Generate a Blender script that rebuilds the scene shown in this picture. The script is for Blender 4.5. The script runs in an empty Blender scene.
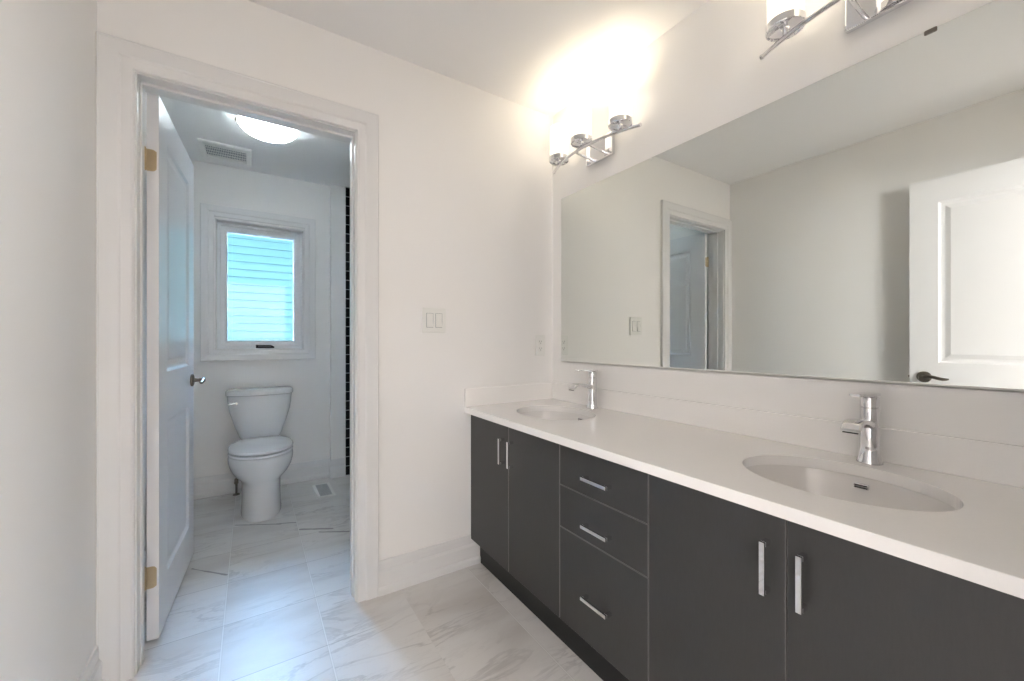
import bpy, bmesh, math, random
from mathutils import Vector, Matrix
random.seed(4)
S = bpy.context.scene
COL = S.collection
PI = math.pi

# ------------------------------------------------------------------ camera
cam_d = bpy.data.cameras.new('camera')
cam = bpy.data.objects.new('camera', cam_d)
COL.objects.link(cam)
cam.location = (-1.4746, -1.8494, 1.1348)
cam.rotation_euler = (PI / 2, 0, -0.5737)
cam_d.sensor_width = 36.0
cam_d.lens = 404.507 / 1024 * 36.0
cam_d.shift_y = 0.67 / 1024
cam_d.clip_start = 0.01
S.camera = cam

# ------------------------------------------------------------------ world, sun, exposure
W = bpy.data.worlds.new('sky')
S.world = W
W.use_nodes = True
W.node_tree.nodes['Background'].inputs[0].default_value = (0.36, 0.62, 1.0, 1)
W.node_tree.nodes['Background'].inputs[1].default_value = 24.5
sd = bpy.data.lights.new('sun', 'SUN')
sd.energy = 1.0
sd.color = (0.86, 0.95, 1.0)
sd.angle = 0.01
sun = bpy.data.objects.new('sun', sd)
COL.objects.link(sun)
sun.rotation_euler = Vector((0.15, 0.70, -0.72)).to_track_quat('-Z', 'Y').to_euler()
SHADE_EMIT = 0.36      # opal vanity shades
BULB_W = 0.20          # bulb inside each vanity shade
DOME_W = 22.0          # bulbs in the toilet-room ceiling lamp
BED_W = 26.5          # unseen fill lights added behind the camera
S.view_settings.view_transform = 'Standard'
S.view_settings.look = 'None'
S.view_settings.gamma = 1
S.view_settings.use_curve_mapping = False
S.view_settings.exposure = 1.96
S.cycles.max_bounces = 14
S.cycles.diffuse_bounces = 8
S.cycles.glossy_bounces = 6
S.cycles.transmission_bounces = 8
S.cycles.transparent_max_bounces = 12
S.cycles.sample_clamp_indirect = 8.0
S.cycles.caustics_reflective = False
S.cycles.caustics_refractive = False
S.cycles.use_denoising = True

# ------------------------------------------------------------------ key measures (metres)
XL = -1.8965                    # left wall
ZC = 2.44                       # ceiling
YREAR = -1.93                   # wall behind the camera
YW = 1.8414                     # window wall of the water closet
XJ, YJ = -0.914, 1.790          # where that wall steps forward to the shower
WT = 0.12                       # partition thickness
OL, OR_, OH = -1.805, -1.086, 2.05   # inner edges of the doorway casing
ZTOP, ZBOT = 0.8024, 0.7740     # counter slab
XCF = -0.5682                   # counter front
XCAB = -0.5324                  # cabinet fronts
VEND = -1.80                    # vanity end


# ------------------------------------------------------------------ mesh helper
class MB:
    def __init__(self):
        self.bm = bmesh.new()

    def face(self, vs):
        try:
            return self.bm.faces.new(vs)
        except ValueError:
            return None

    def box(self, x0, x1, y0, y1, z0, z1, bev=0.0, seg=1):
        x0, x1 = min(x0, x1), max(x0, x1)
        y0, y1 = min(y0, y1), max(y0, y1)
        z0, z1 = min(z0, z1), max(z0, z1)
        r = bmesh.ops.create_cube(self.bm, size=1)
        vs = r['verts']
        for v in vs:
            v.co = Vector(((x0 + x1) / 2 + v.co.x * (x1 - x0), (y0 + y1) / 2 + v.co.y * (y1 - y0), (z0 + z1) / 2 + v.co.z * (z1 - z0)))
        if bev > 0:
            es = set()
            for v in vs:
                es.update(v.link_edges)
            bmesh.ops.bevel(self.bm, geom=list(es), offset=bev, segments=seg, profile=0.5, affect='EDGES', clamp_overlap=True)
        return self

    def rings(self, rings, cap0=True, cap1=True, closed=True):
        """loft through rings of points (same count)"""
        R = [[self.bm.verts.new(p) for p in ring] for ring in rings]
        n = len(R[0])
        for a, b in zip(R, R[1:]):
            for i in range(n if closed else n - 1):
                j = (i + 1) % n
                self.face((a[i], a[j], b[j], b[i]))
        if cap0:
            self.face(list(reversed(R[0])))
        if cap1:
            self.face(R[-1])
        return R

    def lathe(self, prof, c=(0, 0, 0), axis='z', seg=32, cap0=True, cap1=True):
        rings = []
        for r, h in prof:
            ring = []
            for i in range(seg):
                a = 2 * PI * i / seg
                u, v = r * math.cos(a), r * math.sin(a)
                p = {'z': (u, v, h), 'x': (h, u, v), 'y': (u, h, v)}[axis]
                ring.append((c[0] + p[0], c[1] + p[1], c[2] + p[2]))
            rings.append(ring)
        self.rings(rings, cap0, cap1)
        return self

    def tube(self, path, r, seg=12, rz=None, cap=True):
        """round (or oval, rz) tube along a list of points"""
        path = [Vector(p) for p in path]
        rings = []
        up0 = Vector((0, 0, 1))
        for i, p in enumerate(path):
            t = (path[min(i + 1, len(path) - 1)] - path[max(i - 1, 0)]).normalized()
            up = up0 if abs(t.dot(up0)) < 0.95 else Vector((1, 0, 0))
            s = t.cross(up).normalized()
            n = s.cross(t).normalized()
            rr = r[i] if isinstance(r, (list, tuple)) else r
            r2 = rr if rz is None else (rz[i] if isinstance(rz, (list, tuple)) else rz)
            rings.append([p + s * rr * math.cos(2 * PI * k / seg) + n * r2 * math.sin(2 * PI * k / seg) for k in range(seg)])
        self.rings(rings, cap, cap)
        return self

    def rect_loops(self, f, u0, u1, v0, v1, loops, fill=False):
        """nested rectangles: loops = [(inset, depth)...]; f(u, v, d) -> point"""
        R = []
        for ins, d in loops:
            a, b, c, e = u0 + ins, u1 - ins, v0 + ins, v1 - ins
            R.append([f(a, c, d), f(b, c, d), f(b, e, d), f(a, e, d)])
        self.rings(R, False, fill)
        return self

    def casing3(self, f, u0, u1, v1, prof, v0=0.0):
        """door casing: profile [(offset outward, depth)] swept up, over and down with mitres"""
        P = []
        for o, d in prof:
            P.append([f(u0 - o, v0, d), f(u0 - o, v1 + o, d), f(u1 + o, v1 + o, d), f(u1 + o, v0, d)])
        V = [[self.bm.verts.new(p) for p in row] for row in P]
        n = len(V)
        for i in range(n):
            a, b = V[i], V[(i + 1) % n]
            for k in range(3):
                self.face((a[k], a[k + 1], b[k + 1], b[k]))
        self.face([V[i][0] for i in range(n)])
        self.face([V[i][3] for i in range(n)])
        return self

    def sweep(self, f, prof, t0, t1):
        """closed profile [(a, b)] extruded from t0 to t1; f(t, a, b) -> point"""
        self.rings([[f(t0, a, b) for a, b in prof], [f(t1, a, b) for a, b in prof]])
        return self

    def build(self, name, mat, parent=None, smooth=None, loc=None):
        bmesh.ops.recalc_face_normals(self.bm, faces=self.bm.faces)
        me = bpy.data.meshes.new(name)
        self.bm.to_mesh(me)
        self.bm.free()
        if smooth is not None:
            me.shade_smooth()
            me.set_sharp_from_angle(angle=math.radians(smooth))
        me.materials.append(mat)
        o = bpy.data.objects.new(name, me)
        COL.objects.link(o)
        if parent:
            o.parent = parent
        if loc:
            o.location = loc
        return o


def thing(name, label, cat, loc=(0, 0, 0), group=None, rotz=0.0):
    o = bpy.data.objects.new(name, None)
    o.empty_display_size = 0.05
    COL.objects.link(o)
    o.location = loc
    o.rotation_euler = (0, 0, rotz)
    return tag(o, label, cat, group)


def tag(o, label, cat, group=None):
    o['label'] = label
    o['category'] = cat
    if group:
        o['group'] = group
    return o


def struct(o, label=None, cat=None):
    o['kind'] = 'structure'
    if label:
        o['label'] = label
    if cat:
        o['category'] = cat
    return o


def copy_tree(o, parent=None):
    c = o.copy()
    COL.objects.link(c)
    if parent:
        c.parent = parent
    for ch in list(o.children):
        copy_tree(ch, c)
    return c


# ------------------------------------------------------------------ materials
class NT:
    def __init__(self, name):
        self.m = bpy.data.materials.new(name)
        self.m.use_nodes = True
        self.t = self.m.node_tree
        self.b = self.t.nodes['Principled BSDF']

    def n(self, typ, **kw):
        nd = self.t.nodes.new(typ)
        for k, v in kw.items():
            setattr(nd, k, v)
        return nd

    def put(self, sock, v):
        if hasattr(v, 'is_output'):
            self.t.links.new(v, sock)
        else:
            sock.default_value = v

    def math(self, op, a, b=None, c=None):
        nd = self.n('ShaderNodeMath', operation=op)
        for i, v in enumerate((a, b, c)):
            if v is not None:
                self.put(nd.inputs[i], v)
        return nd.outputs[0]

    def mix(self, f, a, b):
        nd = self.n('ShaderNodeMix', data_type='RGBA')
        self.put(nd.inputs[0], f)
        self.put(nd.inputs[6], a)
        self.put(nd.inputs[7], b)
        return nd.outputs[2]

    def coords(self):
        return self.n('ShaderNodeTexCoord').outputs['Object']

    def mapping(self, v, scale=(1, 1, 1), rot=(0, 0, 0), loc=(0, 0, 0)):
        nd = self.n('ShaderNodeMapping')
        self.put(nd.inputs['Vector'], v)
        nd.inputs['Scale'].default_value = scale
        nd.inputs['Rotation'].default_value = rot
        nd.inputs['Location'].default_value = loc
        return nd.outputs[0]

    def noise(self, v, scale, detail=4.0, rough=0.55, dist=0.0):
        nd = self.n('ShaderNodeTexNoise')
        self.put(nd.inputs['Vector'], v)
        nd.inputs['Scale'].default_value = scale
        nd.inputs['Detail'].default_value = detail
        nd.inputs['Roughness'].default_value = rough
        nd.inputs['Distortion'].default_value = dist
        return nd.outputs['Fac']

    def ramp(self, f, a, b):
        """smooth 0..1 between a and b"""
        nd = self.n('ShaderNodeMapRange', interpolation_type='SMOOTHSTEP')
        self.put(nd.inputs[0], f)
        nd.inputs[1].default_value = a
        nd.inputs[2].default_value = b
        return nd.outputs[0]

    def bump(self, h, strength=0.1, dist=0.001):
        nd = self.n('ShaderNodeBump')
        nd.inputs['Strength'].default_value = strength
        nd.inputs['Distance'].default_value = dist
        self.put(nd.inputs['Height'], h)
        self.put(self.b.inputs['Normal'], nd.outputs[0])


def rgb(r, g, b):
    return (r, g, b, 1.0)


def plain(name, col, rough=0.5, metal=0.0, vary=0.03, scale=30.0, bump=0.0, spec=0.5, coat=0.0):
    k = NT(name)
    co = k.coords()
    nz = k.noise(co, scale)
    a = tuple(max(0, c * (1 - vary)) for c in col)
    b = tuple(min(1, c * (1 + vary)) for c in col)
    k.put(k.b.inputs['Base Color'], k.mix(nz, rgb(*a), rgb(*b)))
    k.b.inputs['Roughness'].default_value = rough
    k.b.inputs['Metallic'].default_value = metal
    k.b.inputs['Specular IOR Level'].default_value = spec
    k.b.inputs['Coat Weight'].default_value = coat
    if bump:
        k.bump(k.noise(co, 220.0, 3), bump, 0.001)
    return k.m


M = {}
M['wall'] = plain('wall_paint', (0.87, 0.86, 0.845), 0.65, vary=0.01, scale=3, bump=0.06)
M['ceiling'] = plain('ceiling_paint', (0.87, 0.865, 0.86), 0.8, vary=0.01, scale=4, bump=0.08)
M['trim'] = plain('trim_paint', (0.77, 0.767, 0.765), 0.32, vary=0.008, scale=6)
M['door'] = plain('door_paint', (0.79, 0.79, 0.80), 0.30, vary=0.008, scale=8)
M['quartz'] = plain('quartz', (0.91, 0.895, 0.88), 0.22, vary=0.02, scale=160)
M['porcelain'] = plain('porcelain', (0.80, 0.81, 0.82), 0.10, vary=0.005, coat=0.4)
M['basin'] = plain('basin_porcelain', (0.80, 0.78, 0.76), 0.12, vary=0.005, coat=0.3)
M['plastic'] = plain('white_plastic', (0.82, 0.82, 0.79), 0.35, vary=0.008)
M['vinyl'] = plain('white_vinyl', (0.82, 0.84, 0.86), 0.35, vary=0.008)
M['chrome'] = plain('chrome', (0.78, 0.78, 0.80), 0.035, 1.0, vary=0.01)
M['nickel'] = plain('satin_nickel', (0.22, 0.20, 0.175), 0.28, 1.0, vary=0.06)
M['brass'] = plain('satin_brass', (0.60, 0.48, 0.31), 0.36, 1.0, vary=0.08)
M['toe'] = plain('black_toe_kick', (0.008, 0.008, 0.008), 0.5, vary=0.1)
M['dark'] = plain('dark_recess', (0.02, 0.02, 0.02), 0.7, vary=0.1)
M['grey'] = plain('grille_grey', (0.30, 0.32, 0.34), 0.5, vary=0.05)
M['lightgrey'] = plain('register_grey', (0.58, 0.59, 0.60), 0.5, vary=0.03)
M['seat'] = plain('seat_plastic', (0.90, 0.91, 0.93), 0.16, vary=0.005, coat=0.3)
M['rubber'] = plain('black_rubber', (0.02, 0.02, 0.025), 0.5, vary=0.1)
M['roof'] = plain('roof_shingle', (0.12, 0.12, 0.13), 0.9, vary=0.3, scale=12)
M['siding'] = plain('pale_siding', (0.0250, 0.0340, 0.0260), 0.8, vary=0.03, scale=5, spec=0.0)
M['bedwall'] = plain('bedroom_paint', (0.84, 0.82, 0.80), 0.7, vary=0.01, scale=3)
M['carpet'] = plain('bedroom_carpet', (0.55, 0.51, 0.47), 0.95, vary=0.1, scale=120, bump=0.3)


def cabinet_mat():
    k = NT('charcoal_laminate')
    co = k.coords()
    g = k.noise(k.mapping(co, scale=(260, 260, 40)), 1.0, 5, 0.6)
    f = k.noise(k.mapping(co, scale=(700, 700, 700)), 1.0, 2)
    mixd = k.math('ADD', k.math('MULTIPLY', g, 0.6), k.math('MULTIPLY', f, 0.4))
    k.put(k.b.inputs['Base Color'], k.mix(mixd, rgb(0.025, 0.0246, 0.0242), rgb(0.045, 0.0442, 0.0435)))
    k.b.inputs['Roughness'].default_value = 0.42
    k.bump(mixd, 0.12, 0.0006)
    return k.m


def mirror_mat():
    k = NT('mirror_silver')
    nz = k.noise(k.coords(), 2.0)
    k.put(k.b.inputs['Base Color'], k.mix(nz, rgb(0.80, 0.825, 0.795), rgb(0.81, 0.835, 0.805)))
    k.b.inputs['Metallic'].default_value = 1.0
    k.b.inputs['Roughness'].default_value = 0.0
    return k.m


def glass_mat():
    m = bpy.data.materials.new('window_glass')
    m.use_nodes = True
    t = m.node_tree
    t.nodes.clear()
    out = t.nodes.new('ShaderNodeOutputMaterial')
    mx = t.nodes.new('ShaderNodeMixShader')
    tr = t.nodes.new('ShaderNodeBsdfTransparent')
    gl = t.nodes.new('ShaderNodeBsdfGlossy')
    gl.inputs['Roughness'].default_value = 0.0
    tr.inputs['Color'].default_value = (0.93, 0.97, 0.98, 1)
    fr = t.nodes.new('ShaderNodeFresnel')
    fr.inputs['IOR'].default_value = 1.5
    t.links.new(fr.outputs[0], mx.inputs[0])
    t.links.new(tr.outputs[0], mx.inputs[1])
    t.links.new(gl.outputs[0], mx.inputs[2])
    t.links.new(mx.outputs[0], out.inputs[0])
    return m


def glow_mat(name, col, strength, base):
    k = NT(name)
    nz = k.noise(k.coords(), 6.0)
    k.put(k.b.inputs['Base Color'], rgb(*base))
    k.put(k.b.inputs['Emission Color'], k.mix(nz, rgb(*col), rgb(*[min(1, c * 1.03) for c in col])))
    k.b.inputs['Emission Strength'].default_value = strength
    k.b.inputs['Roughness'].default_value = 0.25
    return k.m


def frosted_mat():
    k = NT('frosted_glass_bowl')
    t = k.t
    nz = k.noise(k.coords(), 8.0)
    col = k.mix(nz, rgb(0.86, 0.84, 0.79), rgb(0.88, 0.86, 0.81))
    k.put(k.b.inputs['Base Color'], col)
    k.b.inputs['Roughness'].default_value = 0.3
    tl = k.n('ShaderNodeBsdfTranslucent')
    k.put(tl.inputs['Color'], col)
    mx = k.n('ShaderNodeMixShader')
    mx.inputs[0].default_value = 0.72
    out = t.nodes['Material Output']
    t.links.new(k.b.outputs[0], mx.inputs[1])
    t.links.new(tl.outputs[0], mx.inputs[2])
    t.links.new(mx.outputs[0], out.inputs['Surface'])
    return k.m


def floor_mat():
    k = NT('marble_look_tile')
    co = k.coords()
    sep = k.n('ShaderNodeSeparateXYZ')
    k.put(sep.inputs[0], co)
    x, y = sep.outputs[0], sep.outputs[1]
    TX, TY = 0.3330, 0.3360
    gx = k.math('DIVIDE', k.math('ADD', x, 1.565), TX)
    gy = k.math('DIVIDE', k.math('ADD', y, -0.128), TY)
    ix, iy = k.math('FLOOR', gx), k.math('FLOOR', gy)
    fx = k.math('MULTIPLY', k.math('ABSOLUTE', k.math('SUBTRACT', gx, k.math('ROUND', gx))), TX)
    fy = k.math('MULTIPLY', k.math('ABSOLUTE', k.math('SUBTRACT', gy, k.math('ROUND', gy))), TY)
    # wide joints along y (none under the long slab between the door and the vanity), fine ones along x
    wide = k.math('SUBTRACT', 1.0, k.ramp(fx, 0.0016, 0.0032))
    wide = k.math('MULTIPLY', wide, k.math('GREATER_THAN', k.math('ABSOLUTE', k.math('ADD', x, 0.899)), 0.05))
    fine = k.math('SUBTRACT', 1.0, k.ramp(fy, 0.0008, 0.0022))
    fine = k.math('MULTIPLY', fine, k.math('SUBTRACT', 1.0, k.ramp(x, -1.12, -0.98)))
    # one marble figure per tile: shift the noise by a random offset
    cid = k.n('ShaderNodeCombineXYZ')
    k.put(cid.inputs[0], ix)
    k.put(cid.inputs[1], k.math('MULTIPLY', iy, k.math('LESS_THAN', x, -1.232)))
    wn = k.n('ShaderNodeTexWhiteNoise', noise_dimensions='2D')
    k.put(wn.inputs['Vector'], cid.outputs[0])
    off = k.n('ShaderNodeVectorMath', operation='SCALE')
    k.put(off.inputs[0], wn.outputs['Color'])
    off.inputs['Scale'].default_value = 7.0
    add = k.n('ShaderNodeVectorMath', operation='ADD')
    k.put(add.inputs[0], co)
    k.put(add.inputs[1], off.outputs[0])
    v = k.mapping(add.outputs[0], scale=(1.0, 3.4, 1.0), rot=(0, 0, math.radians(16)))
    n1 = k.noise(v, 1.9, 6, 0.58, 0.7)
    vein = k.math('SUBTRACT', 1.0, k.ramp(k.math('ABSOLUTE', k.math('SUBTRACT', n1, 0.5)), 0.0, 0.030))
    n2 = k.noise(v, 4.4, 5, 0.6, 0.5)
    vein2 = k.math('SUBTRACT', 1.0, k.ramp(k.math('ABSOLUTE', k.math('SUBTRACT', n2, 0.5)), 0.0, 0.022))
    cloud = k.ramp(k.noise(v, 1.2, 3, 0.5, 0.3), 0.45, 0.72)
    patch = k.ramp(k.noise(add.outputs[0], 2.6, 2, 0.5), 0.42, 0.66)
    base = k.mix(cloud, rgb(0.74, 0.725, 0.71), rgb(0.60, 0.57, 0.545))
    vf = k.math('MULTIPLY', k.math('ADD', k.math('MULTIPLY', vein, 0.40), k.math('MULTIPLY', vein2, 0.12)), k.math('ADD', 0.15, k.math('MULTIPLY', patch, 0.85)))
    c = k.mix(vf, base, rgb(0.34, 0.32, 0.31))
    # a few dark printed strokes in front of the toilet
    tot = None
    for (ax, ay, bx, by, w) in ((-1.552, 1.172, -1.43, 1.10, 0.010), (-1.44, 1.108, -1.32, 1.040, 0.012), (-1.34, 1.058, -1.236, 1.012, 0.008),
                                (-1.224, 0.893, -1.06, 0.800, 0.011), (-1.13, 0.792, -0.985, 0.706, 0.009), (-1.72, 0.709, -1.572, 0.552, 0.006)):
        dx, dy = bx - ax, by - ay
        L2 = dx * dx + dy * dy
        px, py = k.math('SUBTRACT', x, ax), k.math('SUBTRACT', y, ay)
        t = k.math('DIVIDE', k.math('ADD', k.math('MULTIPLY', px, dx), k.math('MULTIPLY', py, dy)), L2)
        t.node.use_clamp = True
        ex = k.math('SUBTRACT', px, k.math('MULTIPLY', t, dx))
        ey = k.math('SUBTRACT', py, k.math('MULTIPLY', t, dy))
        d = k.math('SQRT', k.math('ADD', k.math('MULTIPLY', ex, ex), k.math('MULTIPLY', ey, ey)))
        d = k.math('ADD', d, k.math('MULTIPLY', k.math('SUBTRACT', n2, 0.5), 0.02))
        s = k.math('SUBTRACT', 1.0, k.ramp(d, w * 0.35, w))
        tot = s if tot is None else k.math('MAXIMUM', tot, s)
    c = k.mix(k.math('MULTIPLY', tot, 0.72), c, rgb(0.16, 0.15, 0.15))
    edge = k.math('MULTIPLY', k.ramp(fx, 0.0052, 0.0030), k.math('GREATER_THAN', k.math('ABSOLUTE', k.math('ADD', x, 0.899)), 0.05))
    c = k.mix(k.math('MULTIPLY', edge, 0.35), c, rgb(0.42, 0.41, 0.40))
    c = k.mix(k.math('MULTIPLY', wide, 0.7), c, rgb(0.86, 0.85, 0.83))
    c = k.mix(k.math('MULTIPLY', fine, 0.8), c, rgb(0.36, 0.34, 0.33))
    k.put(k.b.inputs['Base Color'], c)
    k.b.inputs['Roughness'].default_value = 0.36
    k.bump(k.math('SUBTRACT', 1.0, k.math('MAXIMUM', wide, fine)), 0.25, 0.001)
    return k.m


def black_tile_mat():
    k = NT('black_shower_tile')
    co = k.coords()
    sep = k.n('ShaderNodeSeparateXYZ')
    k.put(sep.inputs[0], co)
    cmb = k.n('ShaderNodeCombineXYZ')
    k.put(cmb.inputs[0], sep.outputs[0])
    k.put(cmb.inputs[1], sep.outputs[2])
    br = k.n('ShaderNodeTexBrick', offset=0.0)
    k.put(br.inputs['Vector'], cmb.outputs[0])
    br.inputs['Color1'].default_value = rgb(0.004, 0.004, 0.005)
    br.inputs['Color2'].default_value = rgb(0.007, 0.007, 0.008)
    br.inputs['Mortar'].default_value = rgb(0.42, 0.43, 0.44)
    br.inputs['Scale'].default_value = 1.0
    br.inputs['Mortar Size'].default_value = 0.0028
    br.inputs['Brick Width'].default_value = 0.152
    br.inputs['Row Height'].default_value = 0.0786
    k.put(k.b.inputs['Base Color'], br.outputs['Color'])
    k.b.inputs['Roughness'].default_value = 0.15
    k.b.inputs['Specular IOR Level'].default_value = 0.25
    return k.m


M['cabinet'] = cabinet_mat()
M['edge'] = plain('edge_highlight', (0.16, 0.155, 0.15), 0.4, vary=0.05)  # paler grey that paints bevel highlights onto the cabinet fronts
M['mirror'] = mirror_mat()
M['glass'] = glass_mat()
M['shade'] = glow_mat('opal_glass_lit', (1.0, 0.88, 0.72), SHADE_EMIT, (0.85, 0.84, 0.80))
M['dome'] = frosted_mat()
M['floor'] = floor_mat()
M['tile'] = black_tile_mat()

# ------------------------------------------------------------------ shell
b = MB(); b.box(-2.05, 0.12, YREAR - 0.12, 2.0, -0.08, 0.0)
struct(b.build('floor', M['floor']), 'marble look tiled floor', 'floor')
b = MB(); b.box(-2.05, 0.12, YREAR - 0.12, 2.0, ZC, ZC + 0.1)
struct(b.build('ceiling', M['ceiling']), 'flat white ceiling', 'ceiling')
b = MB(); b.box(XL - 0.12, XL, YREAR, 2.0, 0, ZC)
struct(b.build('wall_left', M['wall']), 'warm white wall at the left', 'wall')
b = MB(); b.box(0, 0.12, YREAR, 2.0, 0, ZC)
struct(b.build('wall_right', M['wall']), 'warm white wall carrying the mirror', 'wall')
# wall with the doorway
b = MB()
b.box(XL, OL - 0.012, 0, WT, 0, ZC)
b.box(OR_ + 0.012, 0, 0, WT, 0, ZC)
b.box(OL - 0.012, OR_ + 0.012, 0, WT, OH + 0.012, ZC)
struct(b.build('wall_front', M['wall']), 'warm white wall with the doorway', 'wall')
# wall behind the camera, open to the bedroom
b = MB()
b.box(XL, -1.83, YREAR - WT, YREAR, 0, ZC)
b.box(-0.99, 0.0, YREAR - WT, YREAR, 0, ZC)
b.box(-1.83, -0.99, YREAR - WT, YREAR, 2.06, ZC)
struct(b.build('wall_rear', M['wall']), 'white wall behind the camera', 'wall')
# window wall
WX0, WX1, WZ0, WZ1 = -1.695, -1.105, 1.066, 2.042
b = MB()
b.box(XL, WX0, YW, 2.0, 0, ZC)
b.box(WX1, 0, YW, 2.0, 0, ZC)
b.box(WX0, WX1, YW, 2.0, 0, WZ0)
b.box(WX0, WX1, YW, 2.0, WZ1, ZC)
struct(b.build('wall_back', M['wall']), 'white wall behind the toilet', 'wall')
b = MB(); b.box(XJ, -0.80, YJ, YW, 0, ZC)
struct(b.build('wall_return', M['wall']), 'narrow white wall strip beside the black tile', 'wall')
b = MB(); b.box(-0.80, 0, YJ - 0.004, YW, 0, ZC)
struct(b.build('wall_shower', M['tile']), 'black stacked tile wall of the shower', 'wall')
b = MB(); b.box(-0.808, -0.80, YJ - 0.008, YJ + 0.001, 0, ZC, 0.002)
struct(b.build('trim_1', M['trim']), 'white edge strip along the black tile', 'trim')

# baseboards -------------------------------------------------------
BBP = [(0, 0), (0.022, 0), (0.022, 0.024), (0.019, 0.032), (0.0155, 0.036), (0.0155, 0.094), (0.0105, 0.103), (0.0080, 0.104), (0.0080, 0.138), (0.006, 0.149), (0, 0.149)]


def baseboard(name, label, runs):
    b = MB()
    for f, t0, t1 in runs:
        b.sweep(f, BBP, t0, t1)
    struct(b.build(name, M['trim']), label, 'baseboard')


baseboard('baseboard_front', 'white stepped baseboard between door casing and vanity',
          [(lambda t, a, z: (t, -a, z), -0.9975, -0.47), ])
baseboard('baseboard_left', 'white stepped baseboard along the left wall',
          [(lambda t, a, z: (XL + a, t, z), -1.93, -0.02)])
baseboard('baseboard_back', 'white stepped baseboard behind the toilet',
          [(lambda t, a, z: (t, YW - a, z), XL, XJ)])
baseboard('baseboard_return', 'white stepped baseboard under the narrow strip beside the black tile',
          [(lambda t, a, z: (t, YJ - a, z), XJ - 0.012, -0.808)])
baseboard('baseboard_closet', 'white stepped baseboard behind the open door',
          [(lambda t, a, z: (XL + a, t, z), WT, YW)])

# doorway jamb and casing -----------------------------------------
b = MB()
JL, JR, JH = OL + 0.005, OR_ - 0.005, OH - 0.005
b.box(OL - 0.012, JL, 0, WT, 0, JH + 0.017)
b.box(JR, OR_ + 0.012, 0, WT, 0, JH + 0.017)
b.box(JL, JR, 0, WT, JH, JH + 0.017)
b.box(JL, JL + 0.006, 0.045, 0.084, 0, JH, 0.0015)
b.box(JR - 0.006, JR, 0.045, 0.084, 0, JH, 0.0015)
b.box(JL, JR, 0.045, 0.084, JH - 0.010, JH, 0.0015)
struct(b.build('trim_2', M['trim']), 'white door jamb with stops', 'trim')
CASP = [(0, 0), (0, 0.011), (0.004, 0.0135), (0.010, 0.012), (0.033, 0.0125), (0.036, 0.0155), (0.040, 0.018), (0.083, 0.018), (0.087, 0.020), (0.0905, 0.018), (0.0905, 0)]
b = MB(); b.casing3(lambda u, v, d: (u, -d, v), OL, OR_, OH, CASP)
struct(b.build('trim_3', M['trim']), 'white stepped casing around the doorway', 'trim')
b = MB(); b.casing3(lambda u, v, d: (u, WT + d, v), OL, OR_, OH, CASP)
struct(b.build('trim_4', M['trim']), 'white casing on the toilet side of the doorway', 'trim')


# ------------------------------------------------------------------ panelled doors
def door_slab(w, h, th, panels):
    """local: x 0..w along the leaf, y 0..th thickness, z 0..h; moulded panels on both faces"""
    b = MB()
    st = panels[0][0]
    x0, x1 = st, w - st
    b.box(0, x0, 0, th, 0, h)
    b.box(x1, w, 0, th, 0, h)
    zs = [0] + [q for p in panels for q in p[1:]] + [h]
    for i in range(0, len(zs), 2):
        b.box(x0, x1, 0, th, zs[i], zs[i + 1])
    for _, z0, z1 in panels:
        for f in ((lambda u, v, d: (u, d, v)), (lambda u, v, d: (u, th - d, v))):
            b.rect_loops(f, x0, x1, z0, z1, [(0, 0), (0.004, 0.003), (0.010, 0.009), (0.018, 0.0105), (0.026, 0.0105), (0.045, 0.0045), (0.048, 0.0035)], fill=True)
    return b


def lever_set(root, x, z, th, both=True, d=1, flip=False):
    """rosette + neck + lever as one handle mesh per side"""
    for side in ((0, -1), (1, 1)) if both else ((0, -1),):
        s = side[1]
        y0 = th if side[0] else 0.0
        b = MB()
        b.lathe([(0.030, 0), (0.032, 0.003 * s), (0.031, 0.008 * s), (0.024, 0.012 * s), (0.012, 0.014 * s)], (x, y0, z), 'y', 28)
        b.lathe([(0.010, 0.012 * s), (0.009, 0.045 * s), (0.011, 0.058 * s)], (x, y0, z), 'y', 16)
        pts = [(x + d * t, y0 + s * (0.052 + 0.004 * math.sin(PI * t / 0.11)), z + 0.006 * math.sin(2 * PI * t / 0.12)) for t in [i * 0.0115 - 0.008 for i in range(11)]]
        b.tube(pts, [0.006] + [0.0075] * 9 + [0.005], 12, [0.008] + [0.0105] * 3 + [0.009] * 5 + [0.007, 0.004])
        o = b.build('door_handle', M['nickel'], root, 40)
        o['label'] = 'dark satin lever handle'


def hinge(root, z, th):
    b = MB()
    # leaf let into the hinge edge (local x=0 face), rounded corners
    pts = []
    w, h, r = th - 0.006, 0.080, 0.014
    for cx, cz, a0 in ((w - r, h - r, 0), (0, h, None), (0, 0, None), (w - r, r, -90)):
        if a0 is None:
            pts.append((cx, cz))
        else:
            for k in range(6):
                a = math.radians(a0 + 90 * k / 5)
                pts.append((cx + r * math.cos(a), cz + r * math.sin(a)))
    b.rings([[(-0.0025, p[0], z - h / 2 + p[1]) for p in pts], [(0.001, p[0], z - h / 2 + p[1]) for p in pts]])
    for dz in (-0.03, 0, 0.03):
        b.lathe([(0.0045, -0.004), (0.004, -0.0022)], (0, th * 0.55 + (0.006 if dz else -0.004), z + dz), 'x', 10)
    # knuckle barrel at the corner
    for k in range(5):
        q0 = z - h / 2 + k * h / 5
        b.lathe([(0.0062, q0 + 0.0006), (0.0066, q0 + 0.0018), (0.0066, q0 + h / 5 - 0.0018), (0.0062, q0 + h / 5 - 0.0006)], (-0.004, -0.005, 0), 'z', 14)
    b.lathe([(0.003, z + h / 2), (0.005, z + h / 2 + 0.002), (0.003, z + h / 2 + 0.006)], (-0.004, -0.005, 0), 'z', 12)
    for v in b.bm.verts:
        v.co.y = th - v.co.y
    o = b.build('hinge', M['brass'], root, 40)
    o['label'] = 'brass coloured butt hinge'


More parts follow.
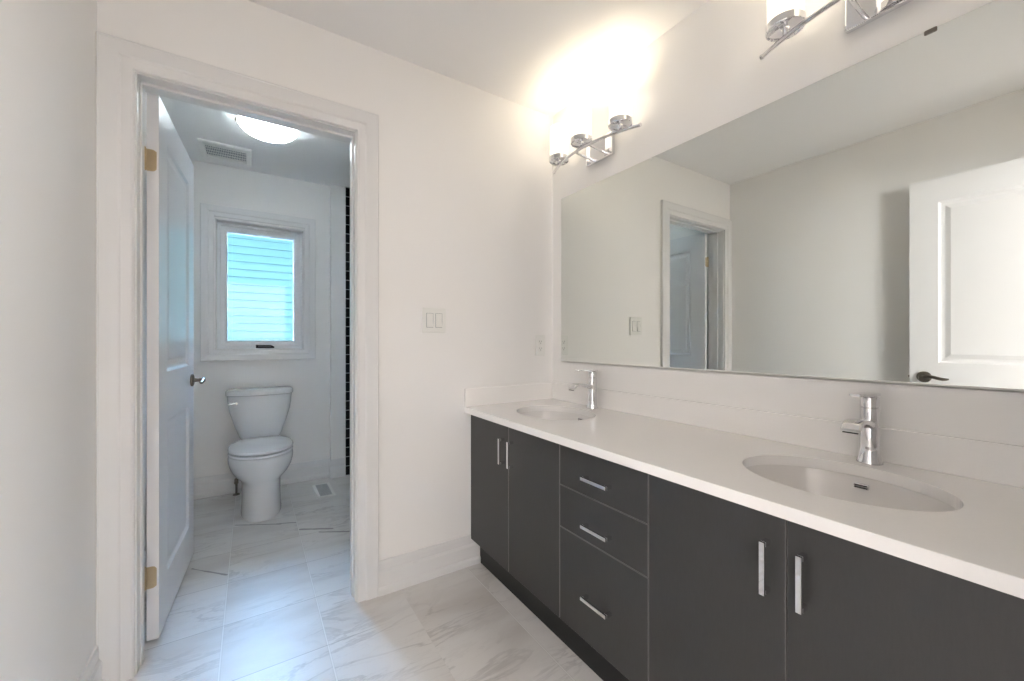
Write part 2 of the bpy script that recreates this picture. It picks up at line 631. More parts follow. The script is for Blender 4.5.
# toilet-room door, swung about 93 degrees into the toilet room
ANG = math.radians(87.0)
d1 = thing('door_1', 'open white two panel door swung into the toilet room', 'door', (-1.7975, 0.1395, 0.0), rotz=ANG)
struct(d1)
DW, DH, DT = 0.703, 2.030, 0.035
sl = door_slab(DW, DH, DT, [(0.125, 0.185, 0.790), (0.125, 0.988, 1.895)])
for v in sl.bm.verts:
    v.co.y -= DT          # leaf lies on the +x side once swung (local -y)
    v.co.z += 0.025
o = sl.build('door_panel', M['door'], d1)


def shift_children(root, names, dy):
    for ch in root.children:
        if ch.name.split('.')[0] in names:
            for v in ch.data.vertices:
                v.co.y += dy


lever_set(d1, DW - 0.068, 0.936, DT, True, -1)
hinge(d1, 1.806, DT)
hinge(d1, 0.258, DT)
shift_children(d1, ('door_handle', 'hinge'), -DT)

# entry door, standing open against the left wall (seen in the mirror)
d2 = thing('door_2', 'open white two panel door standing along the left wall, seen in the mirror', 'door', (-1.823, -1.896, 0.0), rotz=PI / 2)
struct(d2)
W2 = 0.775
sl = door_slab(W2, DH, DT, [(0.118, 0.185, 0.790), (0.118, 0.988, 1.895)])
for v in sl.bm.verts:
    v.co.y -= DT
    v.co.z += 0.025
sl.build('door_panel', M['door'], d2)
lever_set(d2, W2 - 0.062, 0.930, DT, True, -1)
shift_children(d2, ('door_handle',), -DT)
b = MB(); b.box(W2 - 0.001, W2 + 0.001, -0.030, -0.005, 0.900, 0.960, 0.0004)
b.lathe([(0.009, 0.0), (0.008, 0.006), (0.005, 0.009)], (W2, -0.0175, 0.930), 'x', 16)
b.build('latch', M['nickel'], d2)

# ------------------------------------------------------------------ window
w1 = thing('window_1', 'white casement window above the toilet, pale siding outside', 'window', (0, 0, 0))
struct(w1)
b = MB()
fw = lambda u, v, d: (u, YW - d, v)
b.rect_loops(fw, -1.7816, -1.0247, 0.988, 2.1356, [(0, 0), (0, 0.016), (0.003, 0.019), (0.010, 0.019), (0.045, 0.017), (0.052, 0.013), (0.078, 0.012), (0.083, 0.008), (0.083, 0)])
b.build('window_casing', M['trim'], w1)
b = MB()
fw2 = lambda u, v, d: (u, d, v)
b.rect_loops(fw2, WX0, WX1, WZ0, WZ1, [(0, YW - 0.001), (0.008, YW - 0.001), (0.008, 1.99), (0, 1.99)])
b.build('window_jamb', M['trim'], w1)
b = MB()
b.rect_loops(fw2, WX0 + 0.006, WX1 - 0.006, WZ0 + 0.006, WZ1 - 0.006, [(0, 1.985), (0, 1.918), (0.022, 1.918), (0.026, 1.924), (0.026, 1.985), (0, 1.985)])
b.build('window_frame', M['vinyl'], w1)
b = MB()
b.rect_loops(fw2, WX0 + 0.030, WX1 - 0.030, WZ0 + 0.030, WZ1 - 0.030, [(0, 1.975), (0, 1.926), (0.003, 1.923), (0.030, 1.923), (0.034, 1.927), (0.042, 1.935), (0.042, 1.975), (0, 1.975)])
b.build('window_sash', M['vinyl'], w1)
b = MB(); b.box(WX0 + 0.068, WX1 - 0.068, 1.948, 1.952, WZ0 + 0.068, WZ1 - 0.068)
b.build('window_pane', M['glass'], w1)
b = MB()
b.box(-1.440, -1.315, 1.902, 1.920, 1.080, 1.094, 0.003)
b.tube([(-1.325, 1.905, 1.094), (-1.34, 1.898, 1.100), (-1.43, 1.898, 1.100)], 0.004, 8)
b.lathe([(0.007, 0), (0.007, 0.012)], (-1.433, 1.898, 1.094), 'z', 12)
b.build('window_crank', M['rubber'], w1)['label'] = 'dark folding crank handle'
b = MB()
b.box(-1.688, -1.672, 1.902, 1.920, 1.232, 1.312, 0.003)
b.box(-1.685, -1.677, 1.893, 1.902, 1.225, 1.280, 0.003)
b.build('window_lock', M['vinyl'], w1)

# ------------------------------------------------------------------ vanity
YS = [-0.003, -0.363, -0.710, -1.100, -1.450, VEND]
GAP = 0.0015
ZD0, ZD1 = 0.130, 0.7725


def door_front(root, y0, y1, hy, label, z0=ZD0, z1=ZD1):
    """slab door between y0 > y1 with a bar pull standing at y = hy"""
    d = MB()
    d.box(XCAB, XCAB + 0.018, y1 + GAP, y0 - GAP, z0, z1, 0.0012, 2)
    d = rim_highlight(d.build('door', M['cabinet'], root))
    d['label'] = label
    bar_pull(d, (hy, 0.650), True)
    return d


def rim_highlight(o):
    """paler rim round a slab front, a bevel highlight put into the colour"""
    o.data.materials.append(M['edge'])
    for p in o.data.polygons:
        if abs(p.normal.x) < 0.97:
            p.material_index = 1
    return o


def bar_pull(parent, c, vertical):
    b = MB()
    L, w, pr = 0.113, 0.011, 0.030
    y, z = c
    if vertical:
        b.box(XCAB - pr, XCAB - pr + 0.009, y - w / 2, y + w / 2, z - L / 2, z + L / 2, 0.001)
        for s in (-1, 1):
            b.box(XCAB - pr + 0.008, XCAB, y - w / 2, y + w / 2, z + s * (L / 2) - (0.011 if s > 0 else 0), z + s * (L / 2) + (0.011 if s < 0 else 0), 0.0008)
    else:
        b.box(XCAB - pr, XCAB - pr + 0.009, y - L / 2, y + L / 2, z - w / 2, z + w / 2, 0.001)
        for s in (-1, 1):
            b.box(XCAB - pr + 0.008, XCAB, y + s * (L / 2) - (0.011 if s > 0 else 0), y + s * (L / 2) + (0.011 if s < 0 else 0), z - w / 2, z + w / 2, 0.0008)
    b.build('handle', M['chrome'], parent)['label'] = 'square chrome bar pull'


def carcass(root, y0, y1):
    b = MB()
    x0, x1, t = XCAB + 0.019, -0.002, 0.016
    b.box(x0, x1, y0 - t, y0, 0.115, ZBOT)
    b.box(x0, x1, y1, y1 + t, 0.115, ZBOT)
    b.box(x0, x1, y1 + t, y0 - t, 0.115, 0.131)
    b.box(x1 - 0.008, x1, y1 + t, y0 - t, 0.131, ZBOT)
    b.box(x0, x0 + 0.08, y1 + t, y0 - t, ZBOT - 0.016, ZBOT)
    b.build('body', M['cabinet'], root)
    b = MB(); b.box(-0.4848, -0.4688, y1, y0, 0.0, 0.115)
    b.build('toe_kick', M['toe'], root)['label'] = 'black recessed toe kick'


c1 = thing('vanity_cabinet', 'charcoal two door sink cabinet in the corner beside the doorway wall', 'cabinet', group='charcoal vanity units')
carcass(c1, YS[0], YS[2])
door_front(c1, YS[0], YS[1], -0.326, 'narrow charcoal slab door against the wall')
door_front(c1, YS[1], YS[2], -0.397, 'charcoal slab door next to the drawers')
c2 = thing('drawer_cabinet', 'charcoal bank of three drawers between the two sink cabinets', 'cabinet', group='charcoal vanity units')
carcass(c2, YS[2], YS[3])
for z0, z1, hz, lb in ((0.618, ZD1, 0.681, 'shallow top drawer'), (0.467, 0.615, 0.523, 'shallow middle drawer'), (ZD0, 0.464, 0.286, 'deep bottom drawer')):
    d = MB(); d.box(XCAB, XCAB + 0.018, YS[3] + GAP, YS[2] - GAP, z0, z1, 0.0012, 2)
    d = rim_highlight(d.build('drawer', M['cabinet'], c2))
    d['label'] = lb
    bar_pull(d, (-0.906, hz), False)
c3 = thing('vanity_cabinet', 'charcoal two door sink cabinet nearest the camera', 'cabinet', group='charcoal vanity units')
carcass(c3, YS[3], YS[5])
door_front(c3, YS[3], YS[4], -1.414, 'charcoal slab door next to the drawers')
door_front(c3, YS[4], YS[5], -1.483, 'charcoal slab door at the near end')

# countertop with two elliptical cut-outs
SINKS = [(-0.278, -0.368, 0.164, 0.208), (-0.276, -1.451, 0.165, 0.207)]
NSEG = 72


def ellipse(c, z, k=1.0, dz=0.0):
    x, y, a, e = c
    return [(x + a * k * math.cos(2 * PI * i / NSEG), y + e * k * math.sin(2 * PI * i / NSEG), z) for i in range(NSEG)]


b = MB()
bm = b.bm
rect = [(XCF, -0.0005), (-0.0005, -0.0005), (-0.0005, VEND), (XCF, VEND)]
loops = []
for z in (ZTOP, ZBOT):
    L = [[bm.verts.new((p[0], p[1], z)) for p in rect]]
    for s in SINKS:
        L.append([bm.verts.new(p) for p in ellipse(s, z)])
    es = []
    for lp in L:
        for i in range(len(lp)):
            es.append(bm.edges.new((lp[i], lp[(i + 1) % len(lp)])))
    bmesh.ops.triangle_fill(bm, edges=es, use_beauty=True)
    loops.append(L)
for la, lb in zip(*loops):
    for i in range(len(la)):
        j = (i + 1) % len(la)
        b.face((la[i], la[j], lb[j], lb[i]))
ct = b.build('countertop', M['quartz'])
tag(ct, 'long pale quartz countertop with two oval cut-outs', 'countertop')
bv = ct.modifiers.new('edge', 'BEVEL'); bv.width = 0.0015; bv.segments = 2; bv.limit_method = 'ANGLE'; bv.angle_limit = math.radians(60)
b = MB(); b.box(-0.012, -0.0005, VEND, -0.0130, ZTOP, 0.8966, 0.0030, 3)
tag(b.build('backsplash', M['quartz']), 'long low quartz backsplash under the mirror', 'backsplash')
b = MB(); b.box(XCF + 0.0005, -0.0125, -0.0125, -0.0005, ZTOP, 0.8966, 0.0030, 3)
tag(b.build('side_splash', M['quartz']), 'short low quartz splash on the doorway wall', 'backsplash')


def sink(c, label):
    x, y, a, e = c
    t = thing('sink', label, 'sink', (x, y, 0), 'undermount oval sinks')
    cc = (0, 0, a, e)
    b = MB()
    prof = [(1.12, ZBOT), (1.035, ZBOT), (1.02, ZBOT - 0.006), (0.99, ZBOT - 0.030), (0.93, ZBOT - 0.070), (0.80, ZBOT - 0.110), (0.58, ZBOT - 0.135), (0.30, ZBOT - 0.146), (0.13, ZBOT - 0.150)]
    outer = [(0.13, ZBOT - 0.162), (0.32, ZBOT - 0.158), (0.62, ZBOT - 0.147), (0.86, ZBOT - 0.118), (1.00, ZBOT - 0.075), (1.06, ZBOT - 0.030), (1.12, ZBOT - 0.012), (1.12, ZBOT)]
    R = []
    for k, z in prof + list(outer):
        R.append([(p[0], p[1], p[2]) for p in ellipse(cc, z - 0.0004, k)])
    R.reverse()
    b.rings(R, False, False)
    basin = b.build('basin', M['basin'], t, 50)
    b = MB()
    zb = ZBOT - 0.150
    b.lathe([(0.030, zb - 0.006), (0.031, zb + 0.001), (0.027, zb + 0.003), (0.022, zb + 0.001), (0.020, zb + 0.004), (0.010, zb + 0.0075), (0.001, zb + 0.008)], (0, 0, 0), 'z', 28)
    b.build('drain', M['chrome'], t, 40)['label'] = 'chrome pop-up drain'
    # overflow slot on the wall side of the bowl
    zo = ZBOT - 0.024
    xo = a * 0.992
    b = MB()
    b.box(xo - 0.006, xo + 0.004, -0.0165, 0.0165, zo - 0.007, zo + 0.007, 0.003, 2)
    ov = b.build('overflow', M['chrome'], t)
    ov['label'] = 'chrome overflow slot'
    b = MB()
    for q in (-1, 1):
        b.box(xo - 0.0068, xo - 0.0055, -0.0135, 0.0135, zo + q * 0.003 - 0.0014, zo + q * 0.003 + 0.0014)
    b.build('slot', M['dark'], ov)
    return t


sink(SINKS[0], 'oval undermount sink nearer the doorway wall, in front of the smaller looking tap')
sink(SINKS[1], 'oval undermount sink nearest the camera')


def faucet(y, label):
    t = thing('faucet', label, 'tap', (-0.049, y, ZTOP), 'chrome single lever taps')
    b = MB()
    b.lathe([(0.0285, 0), (0.0285, 0.003), (0.0255, 0.010), (0.0230, 0.022), (0.0218, 0.040), (0.0210, 0.10), (0.0210, 0.150)], (0, 0, 0), 'z', 36)
    b.build('body', M['chrome'], t, 40)
    b = MB()
    b.lathe([(0.0195, 0.1505), (0.0195, 0.152), (0.0210, 0.153), (0.0210, 0.178), (0.0200, 0.180)], (0, 0, 0), 'z', 36)
    b.build('cartridge_collar', M['chrome'], t, 40)
    # flat wide spout: rises a little, then rolls down at the lip
    path = [(-0.010, 0.106), (-0.035, 0.110), (-0.060, 0.117), (-0.085, 0.121), (-0.105, 0.122), (-0.119, 0.119), (-0.129, 0.112), (-0.134, 0.104)]
    wid = [0.017, 0.019, 0.020, 0.021, 0.0215, 0.022, 0.022, 0.022]
    th = [0.012, 0.0095, 0.0075, 0.007, 0.007, 0.007, 0.0068, 0.006]
    R = []
    for i, (x, z) in enumerate(path):
        p0, p1 = path[max(i - 1, 0)], path[min(i + 1, len(path) - 1)]
        tx, tz = p1[0] - p0[0], p1[1] - p0[1]
        l = math.hypot(tx, tz)
        nx, nz = tz / l, -tx / l
        ring = []
        for k in range(20):
            a = 2 * PI * k / 20
            ca, sa = math.cos(a), math.sin(a)
            yy = wid[i] * math.copysign(abs(ca) ** 0.45, ca)
            dd = th[i] * math.copysign(abs(sa) ** 0.6, sa)
            ring.append((x + nx * dd, yy, z + nz * dd))
        R.append(ring)
    b = MB(); b.rings(R)
    sp = b.build('spout', M['chrome'], t, 45)
    b = MB(); b.box(-0.1395, -0.1345, -0.016, 0.016, 0.0970, 0.0995)
    b.build('outlet_slot', M['dark'], sp)
    # flat paddle lever on top
    R = []
    for x, w, z in ((0.0235, 0.010, 0.186), (0.020, 0.019, 0.1865), (0.0, 0.0225, 0.187), (-0.03, 0.0215, 0.188), (-0.07, 0.0185, 0.1895), (-0.098, 0.016, 0.191), (-0.104, 0.010, 0.1915)):
        h = 0.0052 if x > -0.04 else 0.0034
        ring = []
        for k in range(16):
            a = 2 * PI * k / 16
            ca, sa = math.cos(a), math.sin(a)
            ring.append((x, w * math.copysign(abs(ca) ** 0.5, ca), z + h * math.copysign(abs(sa) ** 0.5, sa)))
        R.append(ring)
    b = MB(); b.rings(R)
    b.build('lever', M['chrome'], t, 45)
    return t


faucet(-0.378, 'chrome single lever tap by the corner of the mirror wall')
faucet(-1.450, 'chrome single lever tap at the sink nearest the camera')

# ------------------------------------------------------------------ mirror
mr = thing('wall_mirror', 'wide frameless mirror above the vanity', 'mirror', (0, 0, 0))
b = MB(); b.box(-0.006, -0.0006, VEND + 0.005, -0.088, 1.021, 1.9358)
b.build('mirror_glass', M['mirror'], mr)
b = MB()
b.box(-0.0078, -0.0005, VEND + 0.005, -0.088, 1.0180, 1.0208)
b.box(-0.0078, -0.0064, VEND + 0.005, -0.088, 1.0180, 1.0260)
b.build('bottom_channel', M['plastic'], mr)['label'] = 'pale channel along the bottom edge'
for y, mt, L in ((-0.696, 'plastic', 0.012), (-1.560, 'nickel', 0.024)):
    b = MB(); b.box(-0.0095, -0.0005, y - L / 2, y + L / 2, 1.926, 1.938, 0.002)
    b.build('clip', M[mt], mr)

# ------------------------------------------------------------------ vanity lights


def vanity_light(yc, label):
    t = thing('vanity_light', label, 'wall lamp', (0, yc, 0), 'three light chrome vanity bars')
    b = MB()
    b.box(-0.020, -0.0006, -0.090, 0.090, 2.035, 2.150, 0.004, 2)
    b.build('backplate', M['chrome'], t)
    xb = lambda s: -0.135 + 0.068 * (s / 0.292) ** 2
    ZB = 2.066
    b = MB()
    b.tube([(xb(s), s, ZB) for s in [-0.292 + 0.584 * i / 40 for i in range(41)]], 0.0075, 12)
    for s in (-0.294, 0.294):
        b.lathe([(0.0085, s - 0.004), (0.0085, s + 0.004)], (xb(0.292), 0, ZB), 'y', 12)
    b.build('bar', M['chrome'], t, 40)
    for s in (-0.046, 0.046):
        b = MB()
        b.tube([(-0.018, s, 2.056), (-0.06, s, 2.057), (-0.11, s, 2.062), (xb(s), s, ZB)], 0.006, 10)
        b.build('arm', M['chrome'], t, 40)
    for s in (-0.212, 0.0, 0.212):
        x = xb(s)
        b = MB()
        b.lathe([(0.007, ZB), (0.007, 2.092)], (x, s, 0), 'z', 14)
        b.lathe([(0.0505, 2.088), (0.0525, 2.090), (0.0525, 2.110), (0.0505, 2.112), (0.0495, 2.110), (0.0495, 2.100), (0.012, 2.099), (0.012, 2.092), (0.047, 2.093), (0.0495, 2.088), (0.0505, 2.088)], (x, s, 0), 'z', 36, False, False)
        b.box(x - 0.048, x + 0.048, s - 0.006, s + 0.006, 2.088, 2.093)
        b.build('shade_holder', M['chrome'], t, 40)
        b = MB()
        b.lathe([(0.012, 2.1015), (0.040, 2.1015), (0.0470, 2.106), (0.0475, 2.112), (0.0475, 2.264), (0.0470, 2.267), (0.0445, 2.267), (0.0440, 2.264), (0.0440, 2.112), (0.012, 2.106)], (x, s, 0), 'z', 36, True, True)
        sh = b.build('glass_shade', M['shade'], t, 40)
        sh['label'] = 'lit white glass cylinder'
        ld = bpy.data.lights.new('bulb', 'POINT')
        ld.energy = BULB_W
        ld.color = (1.0, 0.85, 0.65)
        ld.shadow_soft_size = 0.02
        lo = bpy.data.objects.new('bulb', ld)
        COL.objects.link(lo)
        lo.parent = sh
        lo.location = (x, s, 2.218)
    return t


vanity_light(-0.392, 'lit three shade chrome wall lamp above the sink near the corner')
vanity_light(-1.475, 'lit chrome wall lamp above the near sink, cut off by the photo top')

# ------------------------------------------------------------------ switch and outlet
sw = thing('light_switch', 'white double rocker light switch beside the doorway', 'switch', (-0.730, 0, 1.235))
b = MB(); b.box(-0.060, 0.060, -0.007, -0.0005, -0.060, 0.060, 0.0035, 2)
pl = b.build('cover_plate', M['plastic'], sw)
for q in (-0.023, 0.023):
    b = MB()
    b.box(q - 0.0175, q + 0.0175, -0.0076, -0.005, -0.0345, 0.0345)
    b.build('rocker_gap', M['grey'], sw)
    b = MB()
    b.rings([[(q - 0.0155, y, z) for y, z in ((-0.006, 0.033), (-0.0095, 0.033), (-0.0080, 0.0), (-0.0130, -0.0325), (-0.006, -0.0325))],
             [(q + 0.0155, y, z) for y, z in ((-0.006, 0.033), (-0.0095, 0.033), (-0.0080, 0.0), (-0.0130, -0.0325), (-0.006, -0.0325))]])
    b.build('rocker', M['plastic'], sw)
ou = thing('wall_outlet', 'white duplex outlet in the corner above the side splash', 'outlet', (-0.091, 0, 1.112))
b = MB(); b.box(-0.035, 0.035, -0.006, -0.0005, -0.059, 0.059, 0.003, 2)
b.build('cover_plate', M['plastic'], ou)
for q in (-0.0195, 0.0195):
    b = MB()
    b.lathe([(0.0165, -0.005), (0.0165, -0.0075), (0.0155, -0.0082)], (0, 0, q), 'y', 28)
    rc = b.build('receptacle', M['plastic'], ou)
    b = MB()
    b.box(-0.0075, -0.0055, -0.0086, -0.0078, q - 0.002, q + 0.007)
    b.box(0.0055, 0.0075, -0.0086, -0.0078, q - 0.001, q + 0.006)
    b.lathe([(0.0024, -0.0078), (0.0024, -0.0086)], (0, 0, q - 0.008), 'y', 12)
    b.build('slot', M['dark'], rc)

# ------------------------------------------------------------------ toilet
to = thing('toilet', 'white two piece toilet under the window', 'toilet', (-1.413, 1.815, 0))
NT_ = 56


def egg(hw, yf, yb, z, nf=2.0, nb=2.6, ym=None):
    """plan ring: half width hw, front tip y=yf (negative), back y=yb"""
    if ym is None:
        ym = yf + (yb - yf) * 0.46
    pts = []
    for i in range(NT_):
        a = 2 * PI * i / NT_
        ca, sa = math.cos(a), math.sin(a)
        n = nf if sa < 0 else nb
        x = hw * math.copysign(abs(ca) ** (2 / n), ca)
        y = ym + ((ym - yf) if sa < 0 else (yb - ym)) * math.copysign(abs(sa) ** (2 / n), sa)
        pts.append((x, y, z))
    return pts


b = MB()
b.rings([egg(0.118, -0.668, -0.10, 0.0, 2.3), egg(0.119, -0.668, -0.10, 0.012, 2.3), egg(0.116, -0.663, -0.10, 0.05, 2.3),
         egg(0.114, -0.657, -0.10, 0.14, 2.3), egg(0.115, -0.654, -0.10, 0.205, 2.3), egg(0.121, -0.657, -0.11, 0.228, 2.25), egg(0.138, -0.668, -0.12, 0.245, 2.2),
         egg(0.160, -0.681, -0.14, 0.270, 2.1), egg(0.177, -0.692, -0.16, 0.305), egg(0.186, -0.698, -0.18, 0.345), egg(0.187, -0.698, -0.20, 0.375), egg(0.184, -0.695, -0.20, 0.389), egg(0.178, -0.689, -0.21, 0.394)])
# deck under the tank
b.rings([[(x * s, y, z) for x, y in ((-0.10, -0.02), (0.10, -0.02), (0.115, -0.10), (0.125, -0.27), (-0.125, -0.27), (-0.115, -0.10))] for s, z in ((0.75, 0.20), (0.95, 0.28), (1.0, 0.34), (1.0, 0.398), (0.97, 0.402))])
b.build('bowl', M['porcelain'], to, 45)
b = MB()
b.rings([egg(0.176, -0.692, -0.225, 0.3975, 2.0, 3.0), egg(0.184, -0.699, -0.222, 0.401, 2.0, 3.0), egg(0.186, -0.701, -0.220, 0.408, 2.0, 3.0), egg(0.183, -0.698, -0.222, 0.414, 2.0, 3.0)])
b.build('seat', M['seat'], to, 45)
b = MB()
LB = [egg(0.181, -0.697, -0.222, 0.4235, 2.0, 3.0), egg(0.186, -0.702, -0.219, 0.427, 2.0, 3.0), egg(0.187, -0.703, -0.218, 0.434, 2.0, 3.0), egg(0.182, -0.698, -0.222, 0.441, 2.0, 3.0), egg(0.150, -0.660, -0.240, 0.446, 2.0, 3.0), egg(0.07, -0.55, -0.32, 0.448)]
b.rings(LB)
for q in (-0.075, 0.075):
    b.lathe([(0.014, q - 0.022), (0.016, q - 0.018), (0.016, q + 0.018), (0.014, q + 0.022)], (0, -0.213, 0.424), 'x', 16)
for q in (-1, 1):
    b.lathe([(0.008, 0.412), (0.008, 0.425)], (q * 0.12, -0.60, 0), 'z', 10)
lid = b.build('lid', M['seat'], to, 45)


def tank_ring(hw, yf, yb, z, bow=0.03):
    """rounded box with a bowed front"""
    pts = []
    n = 4.5
    for i in range(NT_):
        a = 2 * PI * i / NT_
        ca, sa = math.cos(a), math.sin(a)
        x = hw * math.copysign(abs(ca) ** (2 / n), ca)
        ym = (yf + yb) / 2
        y = ym + (yb - ym) * math.copysign(abs(sa) ** (2 / n), sa)
        if sa < 0:
            y -= bow * (1 - (x / hw) ** 2) * min(1, -sa * 1.6)
        pts.append((x, y, z))
    return pts


b = MB()
b.rings([tank_ring(0.105, -0.150, -0.035, 0.403, 0.015), tank_ring(0.126, -0.165, -0.022, 0.425, 0.02), tank_ring(0.139, -0.172, -0.014, 0.455, 0.022), tank_ring(0.151, -0.176, -0.010, 0.495, 0.025),
         tank_ring(0.166, -0.181, -0.008, 0.535, 0.028), tank_ring(0.178, -0.186, -0.006, 0.580, 0.03), tank_ring(0.192, -0.190, -0.005, 0.630, 0.03), tank_ring(0.200, -0.193, -0.005, 0.690, 0.03), tank_ring(0.204, -0.195, -0.005, 0.740, 0.03)])
b.build('tank', M['porcelain'], to, 50)
b = MB()
b.rings([tank_ring(0.206, -0.197, -0.003, 0.7405, 0.03), tank_ring(0.213, -0.204, 0.0, 0.746, 0.031), tank_ring(0.214, -0.205, 0.0, 0.766, 0.031), tank_ring(0.211, -0.202, -0.001, 0.778, 0.031), tank_ring(0.200, -0.192, -0.006, 0.785, 0.03), tank_ring(0.12, -0.14, -0.04, 0.788, 0.02)])
b.build('tank_lid', M['porcelain'], to, 50)
b = MB()
b.lathe([(0.013, -0.196), (0.013, -0.206), (0.010, -0.212)], (-0.150, 0, 0.693), 'y', 18)
b.tube([(-0.147, -0.213, 0.693), (-0.160, -0.217, 0.693), (-0.180, -0.219, 0.692), (-0.196, -0.218, 0.690)], [0.006, 0.0065, 0.007, 0.005], 12, [0.008, 0.008, 0.008, 0.005])
b.build('flush_lever', M['chrome'], to, 40)['label'] = 'small chrome flush lever at the left'
b = MB()
b.lathe([(0.024, 0.0), (0.024, 0.002), (0.018, 0.007), (0.009, 0.010)], (-0.150, -0.045, 0), 'z', 20)
b.lathe([(0.0075, 0.008), (0.0075, 0.088)], (-0.150, -0.045, 0), 'z', 14)
b.lathe([(0.010, 0.086), (0.013, 0.090), (0.013, 0.112), (0.009, 0.120)], (-0.150, -0.045, 0), 'z', 16)
b.lathe([(0.006, -0.060), (0.006, -0.075), (0.014, -0.078), (0.014, -0.088), (0.010, -0.091)], (-0.150, 0, 0.101), 'y', 16)
b.tube([(-0.150, -0.045, 0.118), (-0.148, -0.055, 0.17), (-0.142, -0.072, 0.25), (-0.128, -0.088, 0.33), (-0.110, -0.092, 0.385), (-0.098, -0.090, 0.416)], 0.0055, 10)
b.build('water_supply', M['nickel'], to, 40)['label'] = 'dark stop valve and supply hose'

# ------------------------------------------------------------------ toilet-room fittings
cl = thing('ceiling_lamp', 'lit round frosted flush mount lamp on the toilet room ceiling', 'ceiling lamp', (-1.386, 0.955, ZC))
b = MB(); b.lathe([(0.130, -0.0005), (0.135, -0.004), (0.135, -0.018), (0.125, -0.022)], (0, 0, 0), 'z', 48)
b.build('ceiling_pan', M['trim'], cl, 40)
b = MB(); b.lathe([(0.128, -0.022), (0.152, -0.024), (0.154, -0.028), (0.150, -0.040), (0.137, -0.057), (0.113, -0.073), (0.08, -0.084), (0.045, -0.090), (0.002, -0.092)], (0, 0, 0), 'z', 56)
b.build('glass_dome', M['dome'], cl, 60)['label'] = 'frosted glass bowl glowing warm'
for sx in (-0.045, 0.045):
    ld = bpy.data.lights.new('bulb', 'POINT')
    ld.energy = DOME_W / 2
    ld.color = (0.74, 0.87, 1.0)
    ld.shadow_soft_size = 0.025
    lo = bpy.data.objects.new('bulb', ld)
    COL.objects.link(lo)
    lo.parent = cl
    lo.location = (sx, 0, -0.050)
for a in (174, 54, -66):
    ca, sa = math.cos(math.radians(a)), math.sin(math.radians(a))
    b = MB()
    b.tube([(0.134 * ca, 0.134 * sa, -0.012), (0.158 * ca, 0.158 * sa, -0.014), (0.159 * ca, 0.159 * sa, -0.034), (0.152 * ca, 0.152 * sa, -0.040)], 0.0045, 8)
    b.lathe([(0.0065, -0.034), (0.0065, -0.020)], (0.160 * ca, 0.160 * sa, 0), 'z', 10)
    b.build('clip', M['nickel'], cl, 40)

fan = thing('exhaust_fan', 'square white exhaust fan grille on the toilet room ceiling', 'vent', (-1.616, 1.565, ZC))
b = MB()
ff = lambda u, v, d: (u, v, -d)
b.rect_loops(ff, -0.148, 0.148, -0.140, 0.140, [(0, 0.0005), (0, 0.010), (0.006, 0.016), (0.030, 0.019), (0.032, 0.017), (0.032, 0.004)])
b.box(-0.145, 0.145, 0.085, 0.138, -0.016, -0.001, 0.002)
b.box(-0.145, 0.145, -0.138, -0.085, -0.016, -0.001, 0.002)
b.build('grille_frame', M['plastic'], fan)
b = MB(); b.box(-0.118, 0.118, -0.087, 0.087, -0.006, -0.001)
b.build('backing', M['grey'], fan)
b = MB()
for i in range(24):
    x = -0.113 + 0.226 * i / 23
    b.box(x - 0.0016, x + 0.0016, -0.086, 0.086, -0.012, -0.007)
for q in (-0.045, 0, 0.045):
    b.box(-0.116, 0.116, q - 0.0015, q + 0.0015, -0.011, -0.007)
b.build('louvers', M['plastic'], fan)

rg = thing('floor_register', 'white floor heating register near the black tile', 'vent', (-1.007, 1.515, 0))
b = MB()
fr_ = lambda u, v, d: (u, v, d)
b.rect_loops(fr_, -0.062, 0.062, -0.155, 0.155, [(0, 0.0), (0.003, 0.005), (0.012, 0.006), (0.020, 0.006), (0.022, 0.002)])
b.build('register_frame', M['plastic'], rg)
b = MB(); b.box(-0.042, 0.042, -0.135, 0.135, 0.0006, 0.002)
b.build('backing', M['grey'], rg)
b = MB()
for i in range(16):
    y = -0.128 + 0.256 * i / 15
    b.box(-0.041, 0.041, y - 0.003, y + 0.003, 0.002, 0.0055)
b.box(-0.002, 0.002, -0.134, 0.134, 0.002, 0.0055)
b.build('louvers', M['lightgrey'], rg)

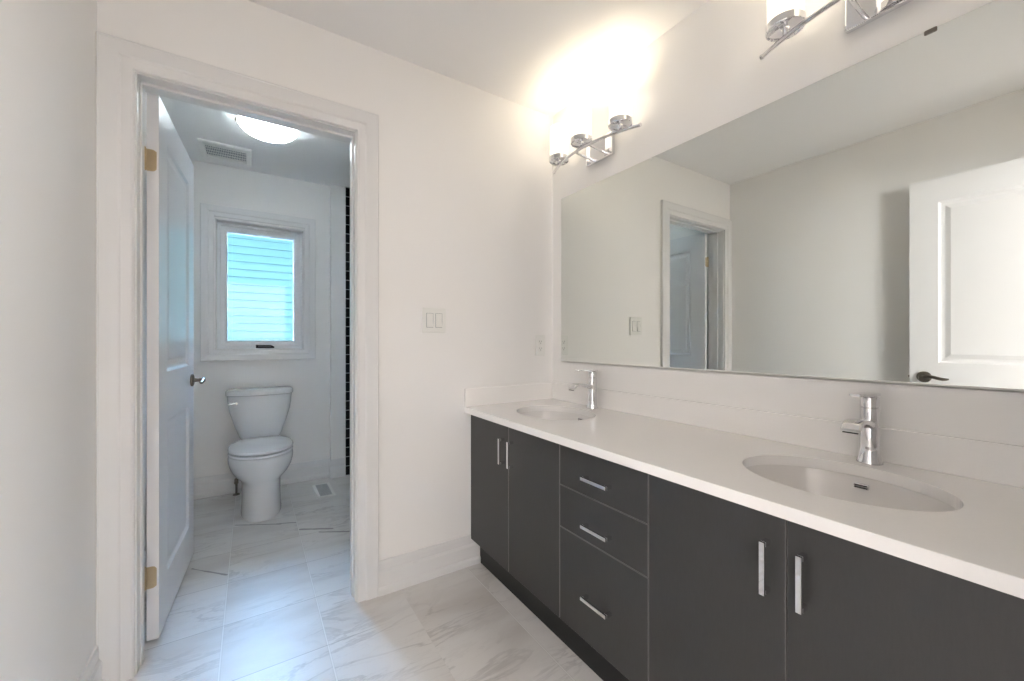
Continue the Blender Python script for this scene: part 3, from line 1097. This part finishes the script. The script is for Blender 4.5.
# ------------------------------------------------------------------ outside: the house next door
hs = thing('neighbour_house', 'pale blue lap sided house outside the window', 'house', (0, 4.40, 0))
b = MB()
prof = [(0.0, -0.6)]
z = -0.6
while z < 2.90:
    prof += [(-0.018, z), (-0.004, z + 0.0985), (-0.0, z + 0.0985)]
    z += 0.0985
prof += [(0.0, z), (3.0, z), (3.0, -0.6)]
b.sweep(lambda t, a, c: (t, a, c), prof, -6.0, 4.0)
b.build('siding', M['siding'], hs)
b = MB()
b.box(-6.2, 4.2, -0.30, 0.0, 2.76, 2.88)
b.build('eave', M['vinyl'], hs)
b = MB()
b.rings([[(-6.2, -0.32, 2.88), (-6.2, 3.2, 2.88), (-6.2, 1.5, 3.25)], [(4.2, -0.32, 2.88), (4.2, 3.2, 2.88), (4.2, 1.5, 3.25)]])
b.build('roof', M['roof'], hs)
b = MB(); b.box(-8, 6, 2.0, 9, -0.8, -0.6)
struct(b.build('ground_outside', plain('gravel', (0.35, 0.34, 0.32), 0.9, vary=0.2, scale=40)), 'gravel strip between the houses', 'ground')

# ------------------------------------------------------------------ bedroom behind the camera (closed, lit by added fill lights)
BX0, BX1, BY = -3.4, 1.4, -4.8
b = MB(); b.box(BX0, BX1, BY, YREAR - WT, -0.08, 0.0)
struct(b.build('floor_bedroom', M['carpet']), 'carpeted bedroom floor behind the camera', 'floor')
b = MB(); b.box(BX0, BX1, BY, YREAR - WT, ZC, ZC + 0.1)
struct(b.build('ceiling_bedroom', M['bedwall']), 'bedroom ceiling behind the camera', 'ceiling')
b = MB()
b.box(BX0 - 0.1, BX0, BY, YREAR - WT, 0, ZC)
b.box(BX1, BX1 + 0.1, BY, YREAR - WT, 0, ZC)
b.box(BX0, XL, YREAR - WT, YREAR - WT + 0.1, 0, ZC)
b.box(0.0, BX1, YREAR - WT, YREAR - WT + 0.1, 0, ZC)
b.box(BX0, BX1, BY - 0.1, BY, 0, ZC)
struct(b.build('wall_bedroom', M['bedwall']), 'bedroom walls behind the camera', 'wall')

for x, w in ((-2.7, 0.62), (0.30, 2.40)):  # two unseen fill lights, added to brighten the bathroom through the doorway
    ld = bpy.data.lights.new('bedroom_fill_light', 'POINT')
    ld.energy = BED_W * w
    ld.color = (0.97, 0.975, 1.0)
    ld.shadow_soft_size = 0.40
    lo = bpy.data.objects.new('bedroom_fill_light', ld)
    COL.objects.link(lo)
    lo.location = (x, BY + 0.55, 1.92)
# unseen block added overhead to keep sky light off the siding
b = MB()
b.box(-6, 5, -7.5, 2.0, ZC + 0.11, 6.0)
struct(b.build('wall_sky_block', M['bedwall']), 'unseen block added overhead to shade the alley', 'wall')
